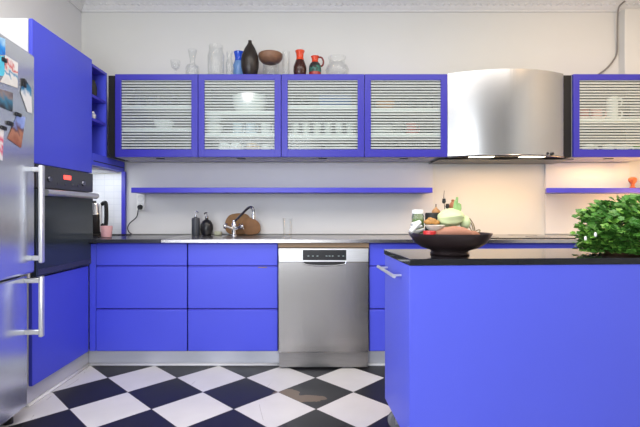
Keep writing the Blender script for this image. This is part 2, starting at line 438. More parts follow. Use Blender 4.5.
single('plinth', pl, M['plinth'], 'pale metal plinth right of dishwasher running behind the island', 'plinth', (1.09, 2.957, 0))
pl = B(); box(pl, -1.53, -1.516, 2.315, 2.965, .001, .104)
single('plinth', pl, M['plinth'], 'pale metal plinth under the tall oven cabinet', 'plinth', (-1.523, 2.64, 0))
struct('baseboard_back', prism(B(), [(2.949, 0), (2.937, 0), (2.938, .010), (2.949, .018)], -1.515, -.224, 'x'), M['white'])
struct('baseboard_right', prism(B(), [(2.949, 0), (2.937, 0), (2.938, .010), (2.949, .018)], .376, 1.80, 'x'), M['white'])
struct('baseboard_left', prism(B(), [(-1.5155, 0), (-1.503, 0), (-1.504, .010), (-1.5155, .018)], 2.315, 2.948, 'y'), M['white'])

# worktops
bm = B(); box(bm, WL + .003, -1.001, 2.95, 3.450, .835, .86, .003); box(bm, -1.484, -1.001, 2.868, 2.9503, .835, .86, .003)
single('corner_worktop', bm, M['dark_top'], 'dark worktop in the left corner, under the kettle', 'worktop', (-1.4, 3.1, .835))
ws = thing('steel_worktop', 'long stainless steel worktop with sink and tap above the dishwasher', 'worktop', (.4, 3.16, .835))
bm = B(); box(bm, -.999, 1.86, 2.868, 3.451, .835, .86, .003)
obj('steel_sheet', bm, M['steel_top'], ws)
single('wooden_batten', box(B(), -.224, .378, 2.885, 2.90, .805, .8345), M['wood_strip'], 'raw wooden strip between steel worktop and dishwasher', 'batten', (.077, 2.89, .805))
# sink bowl rim pressed into the sheet
bm = B()
for a in range(1):
    pts = []
    cx, cy, hx, hy, r = -.42, 3.12, .22, .17, .05
    for q, (sx, sy) in enumerate(((1, 1), (-1, 1), (-1, -1), (1, -1))):
        for k in range(7):
            an = q * PI / 2 + k * PI / 12
            pts.append((cx + sx * (hx - r) + r * math.cos(an), cy + sy * (hy - r) + r * math.sin(an), .8571))
    tube(bm, pts + [pts[0]], .003, 8)
obj('sink_rim', bm, M['chrome'], ws)
obj('sink_basin', box(B(), -.63, -.21, 2.96, 3.28, .8597, .8603), M['steel_dark'], ws)
hb = thing('ceramic_hob', 'flat black ceramic hob under the steel hood behind the island', 'hob', (1.38, 3.15, .8602))
obj('hob_plate', box(B(), 1.0, 1.78, 2.93, 3.40, .8605, .866, .002), M['hob'], hb)
for (x, y, r) in ((1.2, 3.04, .10), (1.58, 3.04, .08), (1.2, 3.27, .08), (1.58, 3.27, .10)):
    obj('cooking_zone', lathe(B(), [(r - .004, .866), (r - .004, .8668), (r, .8668), (r, .866)], 32, (x, y, 0)), M['rubber'], hb)

# dishwasher
dw = thing('dishwasher', 'stainless steel dishwasher with black display between the blue base units', 'dishwasher', (.075, 3.16, .01))
X0, X1, YW = -.221, .373, 2.872
obj('body', box(B(), X0 + .004, X1 - .004, YW + .03, 3.44, .02, .80), M['steel_dark'], dw)
dr = obj('door', box(B(), X0, X1, YW, YW + .029, .112, .709, .003), M['steel'], dw)
cp_ = obj('control_panel', box(B(), X0, X1, YW - .003, YW + .029, .7095, .80, .003), M['steel_light'], dw)
obj('display', box(B(), -.061, .226, YW - .005, YW - .002, .722, .79, .0015), M['black'], cp_, label='black glossy display window')
mm = mat('pale_print', (.35, .42, .42), .5)
for x in (-.03, .0, .03, .09, .11, .13, .17, .2):
    obj('button', box(B(), x, x + .012, YW - .0062, YW - .0045, .748, .752), mm, cp_)
bm = B(); n = 16; arc = []
for i in range(n + 1):
    a = PI * i / n; arc.append((.083 + .142 * math.cos(a), .712 - .026 * math.sin(a) ** .6))
prism(bm, arc, YW - .004, YW - .0005, 'y')
obj('handle_recess', bm, M['black'], dr)
bm = B(); tube(bm, [(x, YW - .006, z) for x, z in arc], .005, 8)
obj('handle_lip', bm, M['chrome'], dr, label='bright curved lip of the handle recess')
obj('plinth', box(B(), X0 + .003, X1 - .003, YW + .012, YW + .027, .012, .108), M['steel_dark'], dw)
for x in (X0 + .05, X1 - .05): obj('foot', lathe(B(), [(0, 0), (.018, 0), (.016, .012), (0, .019)], 12, (x, 2.95, .0)), M['black'], dw)

# ------------------------------------------------------------------ wall cabinets
ZU0, ZU1, YU = 1.436, 2.033, 3.13
def wall_cabinet(x0, x1, label, shelves):
    t = thing('glazed_wall_cabinet', label, 'cabinet', ((x0 + x1) / 2, 3.3, ZU0), group='blue glazed wall cabinets')
    bm = B(); y0 = YU + .022; y1 = 3.45
    box(bm, x0 + .001, x0 + .019, y0, y1, ZU0, ZU1 - .003); box(bm, x1 - .019, x1 - .001, y0, y1, ZU0, ZU1 - .003)
    box(bm, x0 + .019, x1 - .019, y0, y1, ZU0, ZU0 + .018); box(bm, x0 + .019, x1 - .019, y0, y1, ZU1 - .021, ZU1 - .003)
    obj('carcass', bm, M['carcass'], t)
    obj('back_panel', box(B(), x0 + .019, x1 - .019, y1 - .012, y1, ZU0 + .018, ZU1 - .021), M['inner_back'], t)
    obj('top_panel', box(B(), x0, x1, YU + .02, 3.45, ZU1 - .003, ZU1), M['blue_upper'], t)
    for z in shelves: obj('shelf', box(B(), x0 + .02, x1 - .02, y0 + .004, y1 - .013, z - .008, z + .014), M['porcelain'], t)
    bm = B(); fl, fr, ft, fb = .045, .047, .043, .055; a, b = x0 + .0015, x1 - .0015
    box(bm, a, a + fl, YU, YU + .02, ZU0, ZU1, .003); box(bm, b - fr, b, YU, YU + .02, ZU0, ZU1, .003)
    box(bm, a + fl - .003, b - fr + .003, YU + .0004, YU + .0196, ZU0, ZU0 + fb, .003); box(bm, a + fl - .003, b - fr + .003, YU + .0004, YU + .0196, ZU1 - ft, ZU1, .003)
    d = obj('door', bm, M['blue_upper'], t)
    obj('glass_pane', box(B(), a + fl - .002, b - fr + .002, YU + .008, YU + .012, ZU0 + fb - .002, ZU1 - ft + .002), M['striped'], d, label='clear glass with frosted horizontal stripes')
    obj('grip', box(B(), (a + b) / 2 - .03, (a + b) / 2 + .03, YU + .07, YU + .10, ZU0 - .006, ZU0 - .0003, .002), M['black'], t)
    obj('bottom_lip', box(B(), x0 + .004, x1 - .004, YU + .16, YU + .17, ZU0 - .004, ZU0 - .0003), M['carcass'], t)
    return t
pit = .599; xs = [-1.4195 + pit * i for i in range(5)]
SH = [(1.80, 1.63), (1.76, 1.60), (1.80, 1.585), (1.775, 1.60), (1.705,)]
names = ['leftmost', 'second', 'third', 'fourth', 'far right']
labs = ['leftmost blue wall cabinet with striped glass door, beside the black gap',
        'second blue striped-glass wall cabinet from left, large white bowl inside on top shelf',
        'third blue striped-glass wall cabinet from left, below the red jug',
        'blue striped-glass wall cabinet directly left of the steel hood',
        'blue striped-glass wall cabinet right of the steel hood, warmly lit']
for i in range(4): wall_cabinet(xs[i], xs[i + 1], labs[i], SH[i])
wall_cabinet(1.880, 2.50, labs[4], SH[4])

# wall shelves
sh = box(B(), -1.352, .902, 3.25, 3.4515, 1.184, 1.223, .003)
single('wall_shelf', sh, M['blue_shelf'], 'long thin blue wall shelf under the glazed cabinets', 'shelf', (-.22, 3.35, 1.184))
sh = prism(B(), [(1.752, 3.25), (2.62, 3.25), (2.62, 3.4515), (1.848, 3.4515)], 1.184, 1.220, 'z', .002)
single('wall_shelf', sh, M['blue_shelf'], 'short blue wall shelf right of the hood, above the plant', 'shelf', (2.18, 3.35, 1.184))
ks = lathe(B(), [(0, 0), (.020, 0), (.022, .004), (.013, .012), (.012, .03), (.026, .05), (.029, .066), (.024, .078), (.012, .083), (0, .083)], 20, (2.425, 3.29, 1.2205))
single('wooden_shaker', ks, mat('orange_wood', (.40, .095, .03), .45, noise=.2), 'orange-brown turned shaker on the right blue wall shelf', 'shaker', (2.425, 3.29, 1.2205))

# ------------------------------------------------------------------ hood
hd = thing('cooker_hood', 'large curved stainless steel cooker hood between the blue wall cabinets', 'hood', (1.392, 3.25, 1.43))
hx0, hx1, n = .978, 1.812, 40
arc = []
for i in range(n + 1):
    t = i / n; x = hx0 + (hx1 - hx0) * t
    arc.append((x, 3.135 - .115 * (1 - (2 * t - 1) ** 2)))
out = arc + [(hx1, 3.452), (hx0, 3.452)]
bm = B(); k0 = [bm.verts.new((x, y, 1.434)) for x, y in out]; k1 = [bm.verts.new((x, y, 2.036)) for x, y in out]
for i in range(len(out)):
    j = (i + 1) % len(out); bm.faces.new((k0[i], k0[j], k1[j], k1[i]))
bm.faces.new(k1)
obj('curved_shell', bm, M['hood_steel'], hd)
bm = B(); tube(bm, [(x, y - .001, 1.436) for x, y in arc], .006, 8); obj('lower_lip', bm, M['dark_chrome'], hd)
bm = B(); prism(bm, [(x, y + .004) for x, y in arc] + [(hx1 - .004, 3.45), (hx0 + .004, 3.45)], 1.434, 1.438, 'z'); obj('bottom_plate', bm, M['dark_steel'], hd)
bm = B(); box(bm, .925, 1.90, 3.16, 3.45, 1.420, 1.4265, .001); obj('tray_shade_wings', bm, M['dark_steel'], hd, label='dark tray under the hood, side wings standing in for shadow')  # carried past the hood sides to stand in for the shadow there
for x in (1.205, 1.565):
    obj('lamp', box(B(), x - .085, x + .085, 3.07, 3.12, 1.430, 1.4338, .0015), M['lamp'], hd, label='lit warm lamp strip')
for x in (1.66, 1.70): obj('switch', lathe(B(), [(0, 0), (.010, 0), (.010, .012), (0, .016)], 12, (x, 3.075 + (x - 1.66) * .2, 1.452), Matrix.Rotation(PI / 2, 4, 'X')), M['black'], hd)

# ------------------------------------------------------------------ fridge
TH = math.radians(6.2)
fo = Vector((-1.566, 1.880, 0))
fr = thing('fridge_freezer', 'freestanding steel fridge freezer covered in cards and magnets at left', 'fridge', fo, TH)
L_ = dict(local=True)
obj('body', box(B(), -.19, .135, -.295, .298, .05, 1.825, .004), M['rubber'], fr, **L_)
ud = obj('fridge_door', box(B(), .137, .200, -.3, .3, .735, 1.829, .012), M['fridge_steel'], fr, **L_)
ld = obj('freezer_door', box(B(), .137, .165, -.3, .3, .065, .722, .010), M['fridge_steel'], fr, **L_)
def bar(z0, z1, xf):
    bm = B(); box(bm, .232, .254, .258, .288, z0, z1, .008)
    for z in (z0 + .012, z1 - .035): box(bm, xf - .001, .240, .266, .282, z, z + .025, .004)
    return bm
obj('handle', bar(.785, 1.275, .2), M['satin'], ud, **L_)
obj('handle', bar(.415, .72, .165), M['satin'], ld, **L_)
for y in (-.25, .25): obj('foot', lathe(B(), [(0, 0), (.022, 0), (.02, .05), (0, .05)], 12, (.1, y, 0)), M['black'], fr, **L_)
obj('seal', box(B(), .133, .139, -.29, .29, .7225, .7345), M['black'], fr, **L_)
RT = Matrix.Rotation(TH, 4, 'Z')
nrm = RT @ Vector((1, 0, 0)); tng = RT @ Vector((0, 1, 0))
P0 = fo + RT @ Vector((.2005, 0, 0))
def on_fridge(px, py, off=0.0):
    d = Vector(((px - CX) / F, 1, -(py - CY) / F)); o = Vector((0, 0, H))
    t = ((P0 + nrm * off) - o).dot(nrm) / d.dot(nrm); return o + d * t
def sheet(name, corners, m, label, cat, off=.0012, th=.0008, pat=None):
    pts = [on_fridge(*c, off) for c in corners]; bm = B()
    a = [bm.verts.new(p) for p in pts]; b = [bm.verts.new(p + nrm * th) for p in pts]; k = len(pts)
    bm.faces.new(a[::-1]); bm.faces.new(b)
    for i in range(k): bm.faces.new((a[i], a[(i + 1) % k], b[(i + 1) % k], b[i]))
    bmesh.ops.recalc_face_normals(bm, faces=bm.faces)
    c = sum(pts, Vector()) / k
    o = single(name, bm, m, label, cat, tuple(c)); return o
def printed(name, stops, scale, axis='Z', rough=.5):
    # picture card: colour ramp over height plus noise
    m, nt, b = nodes(name); N, L = nt.nodes, nt.links
    tc = N.new('ShaderNodeTexCoord'); sp = N.new('ShaderNodeSeparateXYZ'); L.new(tc.outputs['Object'], sp.inputs[0])
    nz = N.new('ShaderNodeTexNoise'); nz.inputs['Scale'].default_value = 25; L.new(tc.outputs['Object'], nz.inputs['Vector'])
    ml = N.new('ShaderNodeMath'); ml.operation = 'MULTIPLY_ADD'; ml.inputs[1].default_value = 1 / scale; ml.inputs[2].default_value = .3; L.new(sp.outputs[axis], ml.inputs[0])
    ad = N.new('ShaderNodeMath'); ad.operation = 'MULTIPLY_ADD'; ad.inputs[1].default_value = .4; L.new(nz.outputs['Fac'], ad.inputs[0]); L.new(ml.outputs[0], ad.inputs[2])
    cr = N.new('ShaderNodeValToRGB'); L.new(ad.outputs[0], cr.inputs[0])
    e = cr.color_ramp.elements
    for i, (p, c) in enumerate(stops):
        el = e[i] if i < 2 else e.new(p)
        el.position = p; el.color = (*c, 1)
    L.new(cr.outputs[0], b.inputs['Base Color']); b.inputs['Roughness'].default_value = rough
    return m
pc1 = printed('blue_card_print', [(.35, (.01, .12, .55)), (.5, (.02, .28, .75)), (.7, (.5, .75, .9))], .3)
sheet('blue_card', [(-8, 34), (5.2, 39), (5.2, 55), (-8, 55)], pc1, 'bright blue card topmost at the left of the fridge door', 'card')
sheet('cyan_note', [(-8, 56), (4, 56), (4.6, 76), (-8, 75)], mat('cyan_paper', (.10, .55, .75), .6, noise=.2), 'cyan note just below the bright blue card', 'note')
dg = printed('drawing_print', [(.3, (.72, .70, .68)), (.44, (.78, .77, .74)), (.5, (.05, .25, .45)), (.56, (.75, .74, .72)), (.62, (.6, .08, .08)), (.68, (.78, .77, .75))], .25)
dr_ = sheet('child_drawing', [(5, 55), (18, 63), (17.5, 88), (0, 82), (4.5, 74)], dg, 'white sheet with blue and red drawing near top of fridge', 'drawing', off=.0022)

ps = printed('pennant_print', [(.2, (.78, .79, .78)), (.55, (.76, .77, .78)), (.66, (.04, .22, .42)), (.80, (.01, .02, .05))], .22)
sheet('pointed_card', [(24, 78), (31, 88), (32, 113.5), (27.5, 112), (20.5, 92)], ps, 'white pointed card with dark blue tip near the fridge edge', 'card', off=.0022)
dk = printed('dark_photo_print', [(.3, (.03, .03, .04)), (.5, (.04, .18, .30)), (.62, (.25, .2, .2)), (.8, (.03, .03, .05))], .22)
sheet('dark_photo', [(0, 89), (12.8, 93), (12.5, 112), (-6, 104)], dk, 'dark photo with blue centre at middle left of fridge', 'photo')
pcd = printed('postcard_print', [(.25, (.30, .10, .06)), (.42, (.45, .20, .12)), (.52, (.12, .06, .08)), (.64, (.25, .34, .72)), (.85, (.40, .50, .85))], .25)
sheet('postcard', [(17, 115), (25.5, 117), (21, 148), (7.5, 138.5)], pcd, 'tilted postcard with blue sky and orange ground on fridge', 'postcard')
stp = printed('striped_strip_print', [(.3, (.75, .72, .74)), (.4, (.65, .05, .15)), (.5, (.75, .72, .74)), (.6, (.65, .05, .15)), (.7, (.8, .78, .78))], .2)
sheet('striped_strip', [(-3, 127), (3.6, 130), (2.4, 161), (-3, 158)], stp, 'narrow red and white strip at lower left of fridge door', 'strip')
def magnet(px, py, w, h, label, m=None):
    bm = B(); c = on_fridge(px, py, .0045)
    s = c.y / F
    box(bm, -.004, .004, -w * s / 2 * 1.6, w * s / 2 * 1.6, -h * s / 2, h * s / 2, .0025)
    bmesh.ops.transform(bm, matrix=Matrix.Translation(c) @ RT, verts=bm.verts)
    single('fridge_magnet', bm, m or M['black'], label, 'magnet', tuple(c), group='black magnets on the fridge')
magnet(18.5, 114.5, 6, 3.5, 'black magnet at the top of the tilted postcard')
magnet(10.5, 123.5, 6, 4, 'black magnet left of the tilted postcard')
magnet(3.5, 128, 6, 4, 'black magnet at the top of the red striped strip')
magnet(4.5, 60, 5, 4, 'black magnet at the left edge of the drawing')
magnet(24.3, 83, 4, 8, 'black magnet at the tip of the pointed card')

# ------------------------------------------------------------------ island
IA = math.radians(3.0)
io = Vector((.378, 1.69, 0)); IL, ID = 1.30, .455          # near left corner of the worktop
isl = thing('kitchen_island', 'bright blue rolling kitchen island with glossy black top at right', 'island', io, IA)
obj('worktop', box(B(), 0, IL, 0, ID, .831, .857, .003), M['black_top'], isl, **L_)
obj('front_panel', box(B(), .002, IL - .002, .004, .024, .127, .8305, .002), M['blue_island_lit'], isl, **L_)
bm = B(); box(bm, .03, IL - .03, .0245, ID - .03, .14, .829); obj('carcass', bm, M['blue_dark'], isl, **L_)
sd = obj('side_door', box(B(), .002, .022, .0245, ID - .014, .127, .8305, .002), M['blue_island_lit'], isl, **L_)
obj('right_panel', box(B(), IL - .022, IL - .002, .0245, ID - .014, .127, .8305, .002), M['blue_island_lit'], isl, **L_)
bm = B(); tube(bm, [(-.035, .10, .775), (-.035, ID - .03, .775)], .0075, 12)
for y in (.13, ID - .07): tube(bm, [(.003, y, .775), (-.035, y, .775)], .005, 8)
obj('handle', bm, M['satin'], sd, label='slim steel bar handle on the island end', **L_)
def castor(x, y):
    bm = B(); box(bm, x - .03, x + .03, y - .03, y + .03, .120, .1265)
    lathe(bm, [(0, .10), (.014, .10), (.014, .121), (0, .121)], 12, (x, y, 0))
    for s in (-1, 1): box(bm, x - .012, x + .012, y + s * .017 - .0015, y + s * .017 + .0015, .03, .102)
    box(bm, x - .012, x + .012, y - .0185, y + .0185, .098, .102)
    c = obj('castor', bm, M['satin'], isl, **L_)
    w = B(); lathe(w, [(0, -.014), (.036, -.014), (.044, -.008), (.044, .008), (.036, .014), (0, .014)], 24, (x, y, .044), Matrix.Rotation(PI / 2, 4, 'X') @ Matrix.Identity(4))
    obj('wheel', w, M['rubber'], c, **L_)
for x in (.05, IL - .06):
    for y in (.07, ID - .06): castor(x, y)

ZT = .857
# ------------------------------------------------------------------ bowl of vegetables on the island
bx_, by_ = at(449.5, 256, 1.885).x, 1.885
bp = [(0, 0), (.080, 0), (.083, .004), (.077, .014), (.082, .019), (.12, .031), (.150, .051), (.167, .078), (.174, .089), (.1745, .093), (.170, .092), (.160, .080), (.140, .058), (.11, .041), (.05, .031), (0, .029)]
bw = lathe(B(), bp, 48, (bx_, by_, ZT + .0003))
single('footed_bowl', bw, mat('dark_wood_bowl', (.028, .018, .018), .3, noise=.3, nscale=14, bump=.05), 'wide dark footed bowl full of vegetables on the island', 'bowl', (bx_, by_, ZT + .0003))
def V(px, py, d=1.885): return at(px, py, d)
k = 1.885 / F
# jar
c = V(417.8, 232, 1.93); jz = ZT + .088
jar = thing('glass_jar', 'green-filled glass jar with white lid in the dark bowl', 'jar', (c.x, 1.93, jz))
q = Vector((c.x, 1.93, jz))
obj('jar_glass', lathe(B(), [(0, 0), (.024, 0), (.027, .006), (.027, .075), (.022, .088), (.022, .092)], 20, q), M['green_glass'], jar)
obj('jar_contents', lathe(B(), [(0, .002), (.0245, .004), (.0245, .062), (0, .064)], 16, q), mat('green_preserve', (.30, .38, .17), .6, noise=.4, nscale=60), jar)
obj('lid', lathe(B(), [(0, .105), (.023, .105), (.025, .102), (.025, .088), (0, .088)], 20, q), M['porcelain'], jar)
# black pot
pcx = V(432.8, 0, 1.955).x; pz = ZT + .074
single('black_pot', lathe(B(), [(0, 0), (.030, 0), (.034, .01), (.034, .10), (.031, .106), (.027, .106), (.027, .09), (0, .09)], 24, (pcx, 1.955, pz)), M['matte_black'], 'black round pot behind the vegetables in the dark bowl', 'pot', (pcx, 1.955, pz))
def onion(x, y, z, r, label, col=(.42, .20, .07)):
    t = thing('onion', label, 'onion', (x, y, z))
    q = Vector((x, y, z))
    obj('bulb', lathe(B(), [(0, 0), (r * .5, .05 * r), (r * .95, .6 * r), (r, .95 * r), (r * .8, 1.4 * r), (r * .35, 1.75 * r), (r * .18, 2.05 * r), (0, 2.1 * r)], 20, q, None, 10, .015), mat('onion_skin', col, .45, noise=.25, nscale=40), t)
    obj('dry_tip', lathe(B(), [(0, 2.08 * r), (r * .17, 2.08 * r), (r * .12, 2.4 * r), (r * .2, 2.7 * r), (0, 2.7 * r)], 8, q), mat('dry_onion_tip', (.10, .06, .03), .8), t)
onion(V(436, 0, 1.955).x, 1.955, pz + .0905, .0195, 'brown onion lying in the mouth of the black pot')
# cabbage
cm = mat('pale_cabbage', (.58, .66, .36), .5, noise=.2, nscale=18, bump=.15)
cb = thing('pale_cabbage', 'pale green cabbage with stalks, largest vegetable in the dark bowl', 'vegetable', (V(451, 0).x, 1.88, V(0, 227).z))
cc = V(450.5, 218); mt = Matrix.Rotation(math.radians(-8), 4, 'Y')
bm = B(); ball(bm, cc, (.057, .05, .040), 28, mt)
for v in bm.verts:
    d = v.co - cc; v.co += d.normalized() * .0025 * math.sin(9 * math.atan2(d.z, d.y) + 14 * d.x)
obj('head', bm, cm, cb)
for i, (dx, dy) in enumerate(((1.5, -1), (5, -4), (9, 2), (12, 3))):
    a = V(455 + dx * .3, 213); b = V(454 + dx * .5, 206 + dy * .3); e = V(455.5 + dx * .35, 201 + dy)
    obj('stalk', tube(B(), smooth_path([a, b, e]), [.008] * 6 + [.006] * 6 + [.004], 8), mat('green_stalk', (.28, .45, .16), .5, noise=.3, nscale=30), cb)
bm = B(); ball(bm, V(465, 222.5), (.022, .03, .030), 18); obj('outer_leaf', bm, cm, cb)
# pepper mill standing behind
mx_, my_ = V(453, 0, 1.985).x, 1.985
pm = thing('pepper_mill', 'brown wooden pepper mill rising behind the pale cabbage', 'mill', (mx_, my_, ZT + .06)); q = Vector((mx_, my_, ZT + .06)); wm = mat('brown_wood', (.36, .13, .05), .4, noise=.3, nscale=30)
obj('body', lathe(B(), [(0, 0), (.024, 0), (.025, .01), (.016, .06), (.015, .10), (.019, .125), (0, .125)], 20, q), wm, pm)
obj('head', lathe(B(), [(0, .126), (.015, .126), (.019, .138), (.019, .150), (.012, .165), (.007, .170), (.008, .178), (0, .182)], 20, q), wm, pm)
# seed heads
for i, (px, py, px0, lb) in enumerate(((444, 201.5, 446, 'dark dried seed head on a stem, the taller one above the cabbage'), (447.3, 206.5, 448, 'dark dried seed head on a stem, the lower one above the cabbage'))):
    t = thing('seed_head', lb, 'dried flower', V(px0, 226, 1.95)); a = V(px0, 230, 1.95); b = V(px, py, 1.95)
    obj('stem', tube(B(), [a, a.lerp(b, .5) + Vector((.002, 0, 0)), b], .0015, 6), M['matte_black'], t)
    obj('pod', lathe(B(), [(0, -.010), (.006, -.008), (.009, 0), (.007, .009), (.009, .012), (0, .013)], 12, b), M['matte_black'], t)
    if i == 0: obj('tip', tube(B(), [b, V(443.8, 196, 1.95), V(444.3, 190.5, 1.95)], [.003, .0012, .0008], 6), M['matte_black'], t)
# small dish, tin, garlic, ginger, sweet potato
dx = V(431, 0).x
single('small_dish', lathe(B(), [(0, 0), (.02, 0), (.032, .010), (.042, .024), (.040, .025), (.030, .014), (0, .006)], 28, (dx, 1.825, V(0, 231, 1.825).z)), mat('cream_dish', (.70, .66, .55), .35, noise=.05), 'small cream dish leaning at front left inside the dark bowl', 'dish', (dx, 1.825, V(0, 231, 1.825).z))
tx = V(429.5, 0, 1.765).x; tz = V(0, 234.5, 1.765).z
single('red_tin', lathe(B(), [(0, 0), (.024, 0), (.0255, .002), (.0255, .013), (.024, .015), (0, .015)], 28, (tx, 1.765, tz)), mat('red_tin', (.55, .03, .03), .3, noise=.05), 'small flat red tin at the front rim of the dark bowl', 'tin', (tx, 1.765, tz))
t = thing('spring_onions', 'bundle of white bulbs hanging over left rim of dark bowl', 'vegetable', V(414, 232, 1.86)); wmat = mat('white_bulb', (.68, .68, .66), .4, noise=.08)
for i, (a, b) in enumerate((((411, 231.5), (421, 222)), ((411.5, 228.5), (422, 226)), ((412.5, 225), (420, 221)), ((414, 233), (424, 229)))):
    p0, p1 = V(*a, 1.85 + .012 * i), V(*b, 1.86 + .012 * i)
    obj('bulb', tube(B(), smooth_path([p0 + (p0 - p1) * .05, p0, p0.lerp(p1, .5), p1], 4), [.003, .006, .009, .0105, .011, .0105, .010, .009, .008, .007, .0065, .006, .005], 10), wmat, t)
gm = mat('golden_ginger', (.45, .22, .06), .55, noise=.35, nscale=40, bump=.2)
t = B(); 
for (px, py, r) in ((428, 222, .014), (432, 221, .016), (436, 222.5, .013), (430, 219, .009)): ball(t, V(px, py, 1.87), (r * 1.3, r, r * .8), 12, None, .06)
single('ginger_root', t, gm, 'knobbly golden ginger root in front of the black pot', 'root', tuple(V(432, 224, 1.87)))
sm = mat('pink_sweet_potato', (.42, .19, .12), .6, noise=.2, nscale=25, bump=.1)
bm = B(); pts = [V(434, 236, 1.80), V(437, 234.5, 1.80), V(445, 233, 1.80), V(454, 232.3, 1.80), V(463, 233, 1.80), V(470, 234.5, 1.80), V(474, 236, 1.80)]
tube(bm, pts, [.003, .016, .0235, .0265, .0245, .016, .003], 16)
single('sweet_potato', bm, sm, 'long pink sweet potato lying across front of the bowl', 'vegetable', tuple(V(453, 235, 1.80)))
bm = B(); pts = [V(456, 237, 1.90), V(462, 236, 1.90), V(468, 235, 1.90), V(475, 234.5, 1.91), V(481, 236, 1.92)]
tube(bm, pts, [.006, .017, .020, .016, .004], 14)
single('sweet_potato', bm, sm, 'pink sweet potato at back right of bowl, under the twigs', 'vegetable', tuple(V(460, 238, 1.87)))
t = thing('dried_twigs', 'curved dry olive twigs at the right of the dark bowl', 'twigs', V(472, 234, 1.93)); tm = mat('dry_twig', (.20, .17, .08), .8, noise=.3)
for a in (((461, 214), (467, 218), (472, 225), (473.5, 233)), ((465, 216), (470, 219), (474, 226), (475.5, 236)), ((463, 219), (468, 224), (472, 231), (478, 234)), ((473, 236), (476, 231), (480, 230), (479, 234))):
    obj('twig', tube(B(), smooth_path([V(*p, 1.93) for p in a], 4), .0022, 6), tm, t)

# ------------------------------------------------------------------ plant on the island
px_, py_ = at(623, 250, 1.905).x, 1.905
hp = thing('potted_herb', 'bushy green leafy herb plant at the right end of the island', 'plant', (px_, py_, ZT + .0005)); q = Vector((px_, py_, ZT + .0005))
obj('pot', lathe(B(), [(0, 0), (.070, 0), (.080, .012), (.088, .045), (.090, .05), (.082, .05), (.078, .045), (0, .044)], 32, q, None, 24, .012), mat('brown_basket', (.13, .07, .035), .8, noise=.4, nscale=60, bump=.3), hp)
lm = mat('herb_leaf', (.068, .21, .03), .42, noise=.8, nscale=22); lm2 = mat('bright_herb_leaf', (.18, .40, .06), .42, noise=.5, nscale=25)
b1, b2_ = B(), B(); st = B(); rnd = random.Random(11)
def leaf(bm, c, dirv, up, L):
    d = dirv.normalized(); s = d.cross(up)
    s = s.normalized() if s.length > .01 else d.orthogonal().normalized(); n = s.cross(d).normalized()
    prof = [(0, 0, 0), (.18, .30, .04), (.30, .58, .02), (.42, .36, .08), (.60, .50, .04), (.78, .24, .0), (1.0, 0, -.12)]
    mids = [bm.verts.new(c + d * (L * t) - n * (L * .10) * (1 - abs(2 * t - 1)) + n * L * z) for t, w, z in prof]
    for sg in (-1, 1):
        e = [bm.verts.new(c + d * (L * t * (1.0 if w < .5 else 1.08)) + s * (sg * L * w * .95) + n * L * (z + .10 * w)) for t, w, z in prof[1:-1]]
        ch = [mids[0]] + e + [mids[-1]]
        for i in range(len(prof) - 1):
            vs = [mids[i], ch[i], ch[i + 1], mids[i + 1]]; u = []
            for v in vs:
                if v not in u: u.append(v)
            if sg < 0: u.reverse()
            if len(u) >= 3: bm.faces.new(u)
for i in range(330):
    th = rnd.uniform(0, 2 * PI) if i < 260 else rnd.uniform(-.95 * PI, -.05 * PI); cz = rnd.uniform(-.45, 1) if i < 260 else rnd.uniform(-.45, .1); sn = math.sqrt(1 - max(0, cz) ** 2) ** .75; R = rnd.uniform(.66, 1.0)
    zt = .066 + cz * .172 * R if cz > 0 else .070 + cz * .13
    tip = q + Vector((math.cos(th) * sn * .168 * R, math.sin(th) * sn * .158 * R, zt))
    if cz < 0:
        tip.x = q.x + math.cos(th) * rnd.uniform(.10, .165); tip.y = q.y + math.sin(th) * rnd.uniform(.11, .16)
    base = q + Vector((math.cos(th) * .05 * rnd.random(), math.sin(th) * .05 * rnd.random(), .048))
    midp = base.lerp(tip, .55) + Vector((0, 0, .035 * sn + (.03 if cz < 0 else 0)))
    tube(st, [base, midp, tip], [.0022, .0017, .0012], 5, False)
    od_ = (tip - base).normalized()
    for kf in range(rnd.randint(6, 9)):
        c = tip + Vector((rnd.gauss(0, .014), rnd.gauss(0, .014), rnd.gauss(0, .010)))
        if c.z < q.z + .030: c.z = q.z + .009 + rnd.random() * .022
        dv = od_ * .6 + Vector((rnd.uniform(-1, 1), rnd.uniform(-1, 1), rnd.uniform(-.35, .5) if cz > 0 else rnd.uniform(.1, .4)))
        if cz < 0: dv.z = abs(dv.z)
        leaf(b2_ if rnd.random() < .22 else b1, c, dv, Vector((rnd.uniform(-.4, .4), rnd.uniform(-.9, .1), 1)), rnd.uniform(.024, .044) if cz > 0 else rnd.uniform(.02, .034))
bmesh.ops.delete(st, geom=[], context='VERTS')
obj('stems', st, mat('herb_stem', (.14, .22, .06), .6), hp)
obj('foliage', b1, lm, hp, label='dark green leaves'); obj('foliage', b2_, lm2, hp, label='bright green leaves')
for (a, b, d) in ((585.5, 238.5, 1.80), (595.5, 234.5, 1.765)):
    obj('white_bud', lathe(B(), [(0, -.010), (.004, -.007), (.0055, 0), (.004, .008), (0, .010)], 12, at(a, b, d)), M['porcelain'], hp)

# ------------------------------------------------------------------ things on the worktop
ZW = .8605
